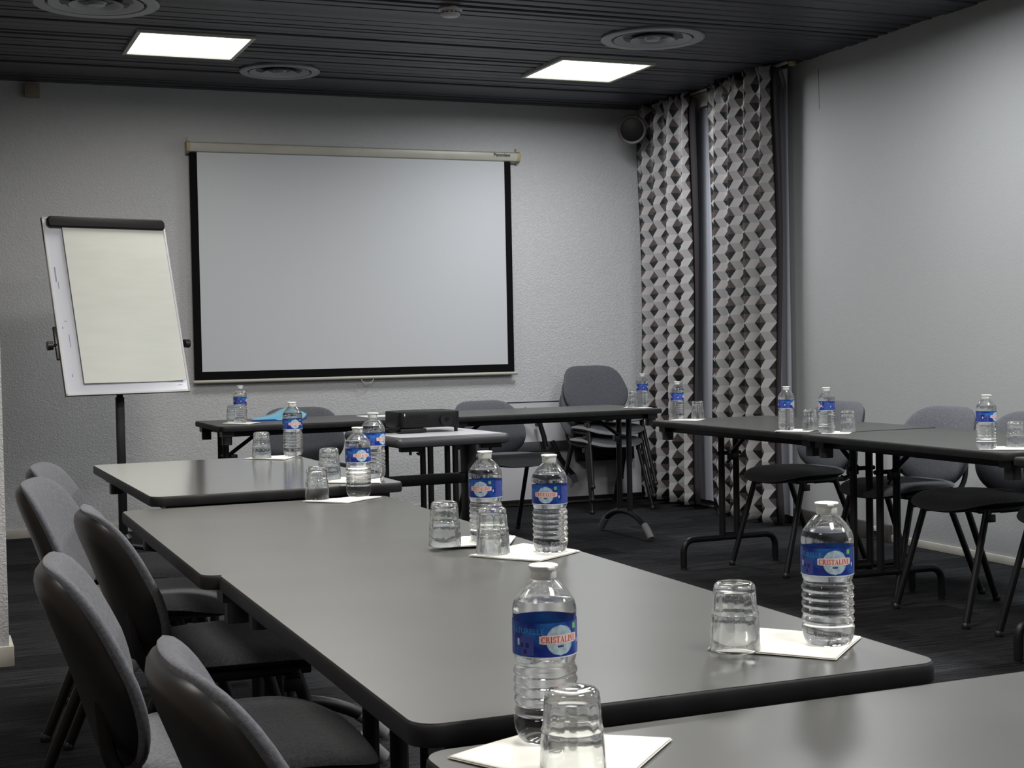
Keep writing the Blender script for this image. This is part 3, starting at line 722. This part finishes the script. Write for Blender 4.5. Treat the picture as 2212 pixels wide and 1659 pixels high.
# ================================================================== NAPKINS, BOTTLES, TUMBLERS
def napkin(label, q, z, curl=0.004, seed=0, fold=True):
    rr = random.Random(seed); m = MB(); n = 14
    Q = [Vector((a, b, 0)) for a, b in q]; layers = 2
    cx = sum((v.x for v in Q))/4; cy = sum((v.y for v in Q))/4
    zz0 = 0.0006
    for L in range(layers):
        vs = []; sh = 1-.012*L
        for j in range(n+1):
            for i in range(n+1):
                s, t_ = i/n, j/n
                p = Q[0]*(1-s)*(1-t_)+Q[1]*s*(1-t_)+Q[2]*s*t_+Q[3]*(1-s)*t_
                p = Vector(((p.x-cx)*sh, (p.y-cy)*sh, 0))
                e = max(abs(s-.5), abs(t_-.5))*2
                bump_ = curl*(e**5)*(.35+.65*abs(math.sin(3.1*s+2.3*t_+seed)))
                vs.append((p.x, p.y, zz0+L*.0012+bump_*(.8+.4*L)))
        m.add(vs, [(j*(n+1)+i, j*(n+1)+i+1, (j+1)*(n+1)+i+1, (j+1)*(n+1)+i) for j in range(n) for i in range(n)])
    o = m.build('paper_napkin', 'napkin', loc=(cx, cy, z), smooth=80); md = o.modifiers.new('thickness', 'SOLIDIFY'); md.thickness = .0008; md.offset = 1
    return tag(o, label, 'napkin', 'white paper napkins')

# --- lettering in a plain serif, as flat polygons in the (x, y) plane, cap height 1
def serif_word(word):
    T, t_ = .20, .075
    out = []; pen = 0
    def rect(x0, y0, x1, y1): return [(x0, y0), (x1, y0), (x1, y1), (x0, y1)]
    def arc(cx, cy, rx, ry, a0, a1, w0, w1, n=12):
        ps = []
        for k in range(n):
            u0, u1 = k/n, (k+1)/n; b0, b1 = a0+(a1-a0)*u0, a0+(a1-a0)*u1
            f = lambda b: (w1+(w0-w1)*abs(math.cos(b)))
            ps.append([(cx+rx*math.cos(b0), cy+ry*math.sin(b0)), (cx+rx*math.cos(b1), cy+ry*math.sin(b1)),
                       (cx+(rx-f(b1))*math.cos(b1), cy+(ry-f(b1))*math.sin(b1)), (cx+(rx-f(b0))*math.cos(b0), cy+(ry-f(b0))*math.sin(b0))])
        return ps
    def stem(x): return [rect(x, 0, x+T, 1), rect(x-.07, 0, x+T+.07, t_), rect(x-.07, 1-t_, x+T+.07, 1)]
    for c in word:
        g = []
        if c == 'C': g = arc(.42, .5, .42, .5, math.radians(48), math.radians(318), T, t_, 16)+[rect(.66, .70, .74, .98)]; wd = .82
        elif c == 'R': g = stem(.07)+arc(.36, .74, .30, .26, -PI/2, PI/2, T, t_)+[rect(.2, 1-t_, .38, 1), rect(.2, .48, .38, .48+t_), [(.34, .52), (.52, .52), (.84, 0), (.62, 0)]]; wd = .84
        elif c == 'I': g = stem(.07); wd = .36
        elif c == 'S': g = arc(.32, .74, .28, .26, math.radians(40), math.radians(270), T*.8, t_)+arc(.32, .26, .30, .26, math.radians(-140), math.radians(90), T*.8, t_)+[rect(.50, .72, .57, .98), rect(.03, .02, .10, .30)]; wd = .64
        elif c == 'T': g = [rect(.29, 0, .29+T, 1), rect(.2, 0, .58, t_), rect(0, 1-t_, .78, 1), rect(0, .74, .07, 1), rect(.71, .74, .78, 1)]; wd = .80
        elif c == 'A': g = [[(.40, 1), (.46, 1), (.13, 0), (.06, 0)], [(.36, 1), (.48, 1), (.84, 0), (.62, 0)], rect(.2, .30, .64, .30+t_), rect(-.02, 0, .25, t_), rect(.52, 0, .92, t_)]; wd = .92
        elif c == 'L': g = stem(.07)+[rect(.2, 0, .72, t_), rect(.65, 0, .72, .28)]; wd = .76
        elif c == 'N': g = [rect(.08, 0, .15, 1), rect(.70, 0, .77, 1), [(.04, 1), (.26, 1), (.77, 0), (.62, 0)], rect(0, 0, .23, t_), rect(.58, 1-t_, .88, 1), rect(0, 1-t_, .2, 1)]; wd = .90
        elif c == 'E': g = stem(.07)+[rect(.2, 0, .72, t_), rect(.2, 1-t_, .68, 1), rect(.2, .47, .52, .47+t_), rect(.65, 0, .72, .28), rect(.61, .74, .68, 1), rect(.47, .38, .53, .64)]; wd = .76
        else: wd = .5
        for p in g: out.append([(x+pen, y) for x, y in p])
        pen += wd+.09
    return out, pen-.09

LABR = .03555
def build_bottle(label, loc, rz):
    t = thing('water_bottle', label, 'bottle', loc, rz, 'small water bottles on the tables')
    prof = [(0, .0045), (.012, .0040), (.020, .0012), (.026, .0), (.0305, .0035), (.0335, .010), (.0350, .018), (.0352, .026)]
    z = .028
    for k in range(5):
        prof += [(.0342, z), (.0330, z+.0015), (.0342, z+.0032), (.0354, z+.0052), (.0354, z+.0078), (.0342, z+.0098)]; z += .0108
    prof += [(.0335, z+.001), (.0325, z+.003), (.0325, z+.006), (.0338, z+.008), (.0345, .0940), (.0350, .0955), (.0350, .1355), (.0354, .1375), (.0356, .143), (.0352, .148), (.0335, .1535), (.0300, .1590), (.0250, .1655), (.0195, .1715), (.0150, .1755), (.0128, .1775), (.0126, .180)]
    def mod(i, a, r, z):
        if z < .026 and r > .02: return 1-.045*max(0, math.cos(a*7))**3*(1-z/.026)
        if .137 < z < .16: return 1-.010*(math.sin(a*2+.6)*.5+.5)
        return 1
    m = MB().lathe(prof+[(0, .180)], 56, mod=mod)
    # air pocket over the water line
    air = [(0, .1545), (.012, .1543), (.024, .1540), (.0310, .1548), (.0285, .1590), (.0238, .1655), (.0184, .1712), (.0138, .1752), (.0116, .1772), (.0115, .1790), (0, .1790)]
    k0 = len(m.f); m.lathe(air, 56)
    o = m.build('bottle_body', 'pet', t, smooth=60)
    # make the pocket an inner surface (normals towards the air)
    me = o.data; bm = bmesh.new(); bm.from_mesh(me)
    seen = set(); 
    for f in bm.faces:
        if f.index in seen: continue
        st = [f]; isl = []
        seen.add(f.index)
        while st:
            q = st.pop(); isl.append(q)
            for e in q.edges:
                for g in e.link_faces:
                    if g.index not in seen: seen.add(g.index); st.append(g)
        if min(v.co.z for q in isl for v in q.verts) > .15: bmesh.ops.reverse_faces(bm, faces=isl)
    bm.to_mesh(me); bm.free()
    MB().lathe([(0, .1775), (.0135, .1775), (.0142, .1785), (.0140, .1850), (.0146, .1885), (.0160, .1900), (.0162, .1920), (.0150, .1930), (0, .1930)], 40).box((.0135, -.004, .1895), (.0195, .004, .1915)).build('cap', 'cap', t, smooth=40)
    # label film
    m = MB(); z0, z1 = .0965, .1345
    def band(a0, a1, za, zb, rad, mi, nseg, rows=1):
        vs = []; 
        for j in range(rows+1):
            for i in range(nseg+1):
                a = a0+(a1-a0)*i/nseg; vs.append((rad*math.cos(a), rad*math.sin(a), za+(zb-za)*j/rows))
        m.add(vs, [(j*(nseg+1)+i, j*(nseg+1)+i+1, (j+1)*(nseg+1)+i+1, (j+1)*(nseg+1)+i) for j in range(rows) for i in range(nseg)], mi)
    def flat(poly, mi, a_c, z_c, rad, sc_=1):   # polygon given in metres on the unrolled film, x to the reader's right
        m.add([(rad*math.cos(a_c+x*sc_/LABR), rad*math.sin(a_c+x*sc_/LABR), z_c+y*sc_) for x, y in poly], [tuple(range(len(poly)))], mi)
    band(0, 2*PI, z0, z1, LABR, 0, 64)
    band(0, 2*PI, z0, z0+.0012, LABR+.00008, 8, 64)
    word, wd = serif_word('CRISTALINE')
    cu = bpy.data.curves.new('t', 'FONT'); cu.body = 'NATURELLE'; cu.size = .0085; cu.align_x = 'CENTER'
    tmp = bpy.data.objects.new('t', cu); C.objects.link(tmp); bpy.context.view_layer.update()
    tm = bpy.data.meshes.new_from_object(tmp.evaluated_get(bpy.context.evaluated_depsgraph_get())); bpy.data.objects.remove(tmp)
    for a_c in (0, PI):
        zc_ = .1155
        # disc as rows
        R_ = .0165
        for j in range(18):
            ya, yb_ = -R_+2*R_*j/18, -R_+2*R_*(j+1)/18
            xa, xb = math.sqrt(max(0, R_*R_-ya*ya)), math.sqrt(max(0, R_*R_-yb_*yb_))
            k = 8
            for i in range(k):
                p0 = [(-xa+2*xa*i/k, ya), (-xa+2*xa*(i+1)/k, ya), (-xb+2*xb*(i+1)/k, yb_), (-xb+2*xb*i/k, yb_)]
                flat(p0, 1, a_c, zc_, LABR+.00012)
        bw = .0240
        for i in range(16):
            xa, xb = -bw+2*bw*i/16, -bw+2*bw*(i+1)/16
            e = .0048 if 0 < i < 15 else .0042
            flat([(xa, -e), (xb, -e), (xb, e), (xa, e)], 2, a_c, zc_+.001, LABR+.00022)
        s_ = .0068
        for p in word: flat([((x-wd/2)*s_*.80, (y-.5)*s_) for x, y in p], 3, a_c, zc_+.001, LABR+.00034)
        for sx in (-1, 0, 1): flat([(sx*.002-.0012, -.0075), (sx*.002+.0012, -.0075), (sx*.003+.001, -.0055), (sx*.003-.001, -.0055)], 7, a_c, zc_, LABR+.00030)
        flat([(.0175, .0105), (.0230, .0105), (.0230, .0165), (.0175, .0165)], 4, a_c, zc_, LABR+.00022)
        for i in range(5): flat([(.0335+i*.0042, -.0165), (.0377+i*.0042, -.0165), (.0377+i*.0042, .0165), (.0335+i*.0042, .0165)], 5, a_c, zc_, LABR+.00012)
        for i in range(7): flat([(.0325, .012-.004*i), (.049, .012-.004*i), (.049, .0108-.004*i), (.0325, .0108-.004*i)], 0, a_c, zc_, LABR+.00022)
        for i in range(4): flat([(-.047+i*.0042, -.0165), (-.0428+i*.0042, -.0165), (-.0428+i*.0042, .004), (-.047+i*.0042, .004)], 5, a_c, zc_, LABR+.00012)
        for x, y in ((-.045, -.006), (-.038, -.006), (-.041, -.013)): flat([(x-.002, y-.002), (x+.002, y-.002), (x+.002, y+.003), (x-.002, y+.003)], 7, a_c, zc_, LABR+.0002)
        flat([(-.052, -.006), (-.049, -.006), (-.049, .001), (-.052, .001)], 8, a_c, zc_, LABR+.0002)
        flat([(.0265, -.006), (.029, -.006), (.029, -.001), (.0265, -.001)], 8, a_c, zc_, LABR+.0002)
        for pl in tm.polygons: flat([(tm.vertices[i].co.x-.041, tm.vertices[i].co.y+.007) for i in pl.vertices], 6, a_c, zc_, LABR+.0002)
    lo = m.build('label', ['label', 'lpale', 'lbanner', 'lred', 'lgreen', 'lviolet', 'lblue', 'ldark', 'lwhite'], t, smooth=60)
    return t

def build_tumbler(label, loc):
    t = bpy.data.objects.new('x', None)
    # upside down: rim on the napkin; outer profile then back through the inside
    H = .092
    outer = [(.0335, .0006), (.0338, .003), (.0325, .030), (.0314, .0475), (.0318, .0490), (.0314, .0510), (.0300, .0525), (.0292, .065), (.0284, .080), (.0272, .0875), (.0235, .0912), (.018, .0920), (.010, .0914), (.0, .0912)]
    inner = [(.0, .0800), (.016, .0802), (.0225, .0785), (.0246, .074), (.0256, .065), (.0268, .0530), (.0290, .0480), (.0292, .040), (.0305, .020), (.0318, .003), (.0325, .0008)]
    def mod(i, a, r, z):
        if i >= len(outer):
            if .036 < z < .078: return 1-.034*abs(math.cos(a*6))
        return 1
    m = MB(); pr = outer+inner+[(.0335, .0006)]
    m.lathe(pr, 84, mod=mod)
    o = m.build('tumbler', 'glass', smooth=50, loc=loc)
    return tag(o, label, 'glass tumbler', 'upturned glass tumblers')

def face(x, y, off):   # rotation so that the label's logo points at the photographer, turned by off degrees to the reader's right
    return math.atan2(-y, -x)+math.radians(off)
BOT = [  # x, y, z, logo turn, label
 (.622, 1.447, H1, 29, 'water bottle nearest the camera, behind the closest tumbler'),
 (1.130, 1.651, H2, 17, 'water bottle at the bare table corner, right of a lone tumbler'),
 (1.146, 2.627, H2, -14, 'water bottle in the middle of the picture, right one of the close pair'),
 (1.092, 2.842, H3, -18, 'water bottle standing behind an overlapping tumbler, left one of the middle pair'),
 (1.112, 3.878, H3, 17, 'water bottle in front of another bottle, on the table before the projector'),
 (1.220, 4.090, H4, 55, 'water bottle partly hidden behind another, on the raised table'),
 (1.217, 5.080, H4, 15, 'water bottle in front of the blue folder on the raised table'),
 (1.522, 7.499, HB, 88, 'water bottle farthest left under the screen, beside the blue folder'),
 (3.868, 7.492, HB, 92, 'water bottle on the far table corner in front of the first curtain'),
 (3.571, 6.530, HR, 88, 'water bottle before the first curtain, on the corner of the curtain-side table'),
 (3.517, 5.437, HR, 72, 'water bottle in front of the curtain edge, left one of two close together'),
 (3.545, 5.170, HR, -70, 'water bottle in front of the grey chair back, between two tumblers'),
 (3.490, 4.111, HR, 62, 'water bottle at the far right, against the plain wall'),
]
b0 = None
for x, y, z, off, lb in BOT:
    if b0 is None: b0 = build_bottle(lb, (x, y, z+.0022), face(x, y, off))
    else: dup(b0, (x, y, z+.0022), face(x, y, off), lb)
GLS = [
 (.588, 1.302, H1, 'upturned tumbler at the bottom edge, overlapping the nearest bottle'),
 (.996, 1.671, H2, 'upturned tumbler alone left of the corner bottle'),
 (1.034, 2.656, H2, 'upturned tumbler overlapping the left bottle of the middle pair'),
 (.986, 2.805, H2, 'upturned tumbler left of the middle pair of bottles'),
 (.989, 3.862, H3, 'upturned tumbler on the flush table, in front of another tumbler'),
 (1.095, 4.125, H4, 'upturned tumbler on the raised table, behind another tumbler'),
 (1.097, 5.050, H4, 'upturned tumbler before the blue folder, left of its bottle'),
 (1.497, 7.577, HB, 'upturned tumbler half hidden behind the farthest left bottle'),
 (3.800, 7.478, HB, 'upturned tumbler beside the stacked chairs, left of its bottle'),
 (3.655, 6.470, HR, 'upturned tumbler in front of the second curtain'),
 (3.582, 5.350, HR, 'upturned tumbler partly hidden between two bottles at the right'),
 (3.648, 5.165, HR, 'upturned tumbler on the napkin in front of the grey chair back'),
 (3.628, 4.120, HR, 'upturned tumbler cut by the right edge of the picture'),
]
g0 = None
for x, y, z, lb in GLS:
    if g0 is None: g0 = build_tumbler(lb, (x, y, z+.0026))
    else:
        o = g0.copy(); C.objects.link(o); o.location = (x, y, z+.0026); o['label'] = lb; o.rotation_euler = (0, 0, x*7)

NAP = [
 ([(.500, 1.430), (.617, 1.480), (.745, 1.386), (.595, 1.240)], H1, 'white napkin at the bottom edge under the nearest bottle and tumbler'),
 ([(.967, 1.696), (1.091, 1.789), (1.195, 1.666), (1.082, 1.564)], H2, 'white napkin at the bare table corner with its curled corner'),
 ([(.980, 2.651), (1.138, 2.751), (1.198, 2.600), (1.074, 2.517)], H2, 'white napkin in the picture\'s middle, nearer one of two almost touching'),
 ([(.947, 2.795), (1.068, 2.922), (1.170, 2.870), (1.114, 2.765)], H3+.0035, 'white napkin in the middle of the table, under the overlapped bottle'),
 ([(.939, 3.835), (1.086, 3.870), (1.165, 3.834), (1.039, 3.737)], H3, 'white napkin before the raised table\'s black edge'),
 ([(1.058, 4.030), (1.133, 4.170), (1.240, 4.100), (1.194, 3.935)], H4, 'white napkin at the raised table\'s right-hand corner'),
 ([(1.032, 5.068), (1.149, 5.120), (1.245, 5.100), (1.152, 4.935)], H4, 'white napkin on the raised table\'s far side'),
 ([(1.421, 7.479), (1.499, 7.627), (1.619, 7.460), (1.527, 7.325)], HB, 'white napkin at the left end of the table under the screen'),
 ([(3.732, 7.469), (3.840, 7.631), (3.870, 7.371), (3.795, 7.327)], HB, 'white napkin on the table corner beside the stacked chairs'),
 ([(3.480, 6.459), (3.583, 6.510), (3.683, 6.431), (3.554, 6.310)], HR, 'white napkin at the far end of the curtain-side table'),
 ([(3.430, 5.398), (3.553, 5.489), (3.645, 5.372), (3.518, 5.268)], HR, 'white napkin left of the one with the table joint beside it'),
 ([(3.488, 5.130), (3.600, 5.250), (3.690, 5.180), (3.580, 5.060)], HR, 'white napkin right of the table joint, before the chair back'),
 ([(3.450, 4.104), (3.554, 4.206), (3.690, 4.117), (3.562, 3.998)], HR, 'white napkin reaching the right edge of the picture'),
]
for k, (q, z, lb) in enumerate(NAP): napkin(lb, q, z, seed=k, curl=.0012)

# ================================================================== FOLDER AND SHEET UNDER THE SCREEN
m = MB()
base = [(1.605, 7.624), (1.873, 7.577), (1.929, 7.718), (1.751, 7.840)]
n = 16; vs = []
for j in range(n+1):
    for i in range(n+1):
        s, q = i/n, j/n
        x = (base[0][0]*(1-s)+base[1][0]*s)*(1-q)+(base[3][0]*(1-s)+base[2][0]*s)*q; y = (base[0][1]*(1-s)+base[1][1]*s)*(1-q)+(base[3][1]*(1-s)+base[2][1]*s)*q
        hgt = .008+.062*min((s+.25)/.87, (1.1-s)/.48)*q**.7+.004*q*math.sin(9*s+5*q)
        vs.append((x, y, HB+hgt))
for j in range(n+1):
    for i in range(n+1):
        x, y, _ = vs[j*(n+1)+i]; vs.append((x, y, HB+.0008))
N1 = (n+1)**2; idx = lambda i, j, L: L*N1+j*(n+1)+i
m.add(vs, [(idx(i, j, 0), idx(i+1, j, 0), idx(i+1, j+1, 0), idx(i, j+1, 0)) for j in range(n) for i in range(n)], 0)
m2 = [(idx(i, j, 1), idx(i, j+1, 1), idx(i+1, j+1, 1), idx(i+1, j, 1)) for j in range(n) for i in range(n)]
for i in range(n):
    m2 += [(idx(i, 0, 0), idx(i, 0, 1), idx(i+1, 0, 1), idx(i+1, 0, 0)), (idx(i, n, 0), idx(i+1, n, 0), idx(i+1, n, 1), idx(i, n, 1)),
           (idx(0, i, 0), idx(0, i+1, 0), idx(0, i+1, 1), idx(0, i, 1)), (idx(n, i, 0), idx(n, i, 1), idx(n, i+1, 1), idx(n, i+1, 0))]
for f in m2: m.f.append(f); m.m.append(1)
tag(m.build('plastic_folder', ['folder', 'folderd'], smooth=60), 'glossy light blue plastic folder on the table under the screen', 'folder')
m = MB().prism([(2.221, 7.548), (2.504, 7.558), (2.504, 7.755), (2.212, 7.746)], HB+.0004, HB+.0022)
tag(m.build('paper_sheet', 'sheet'), 'white sheet of paper on the table behind the projector', 'paper')
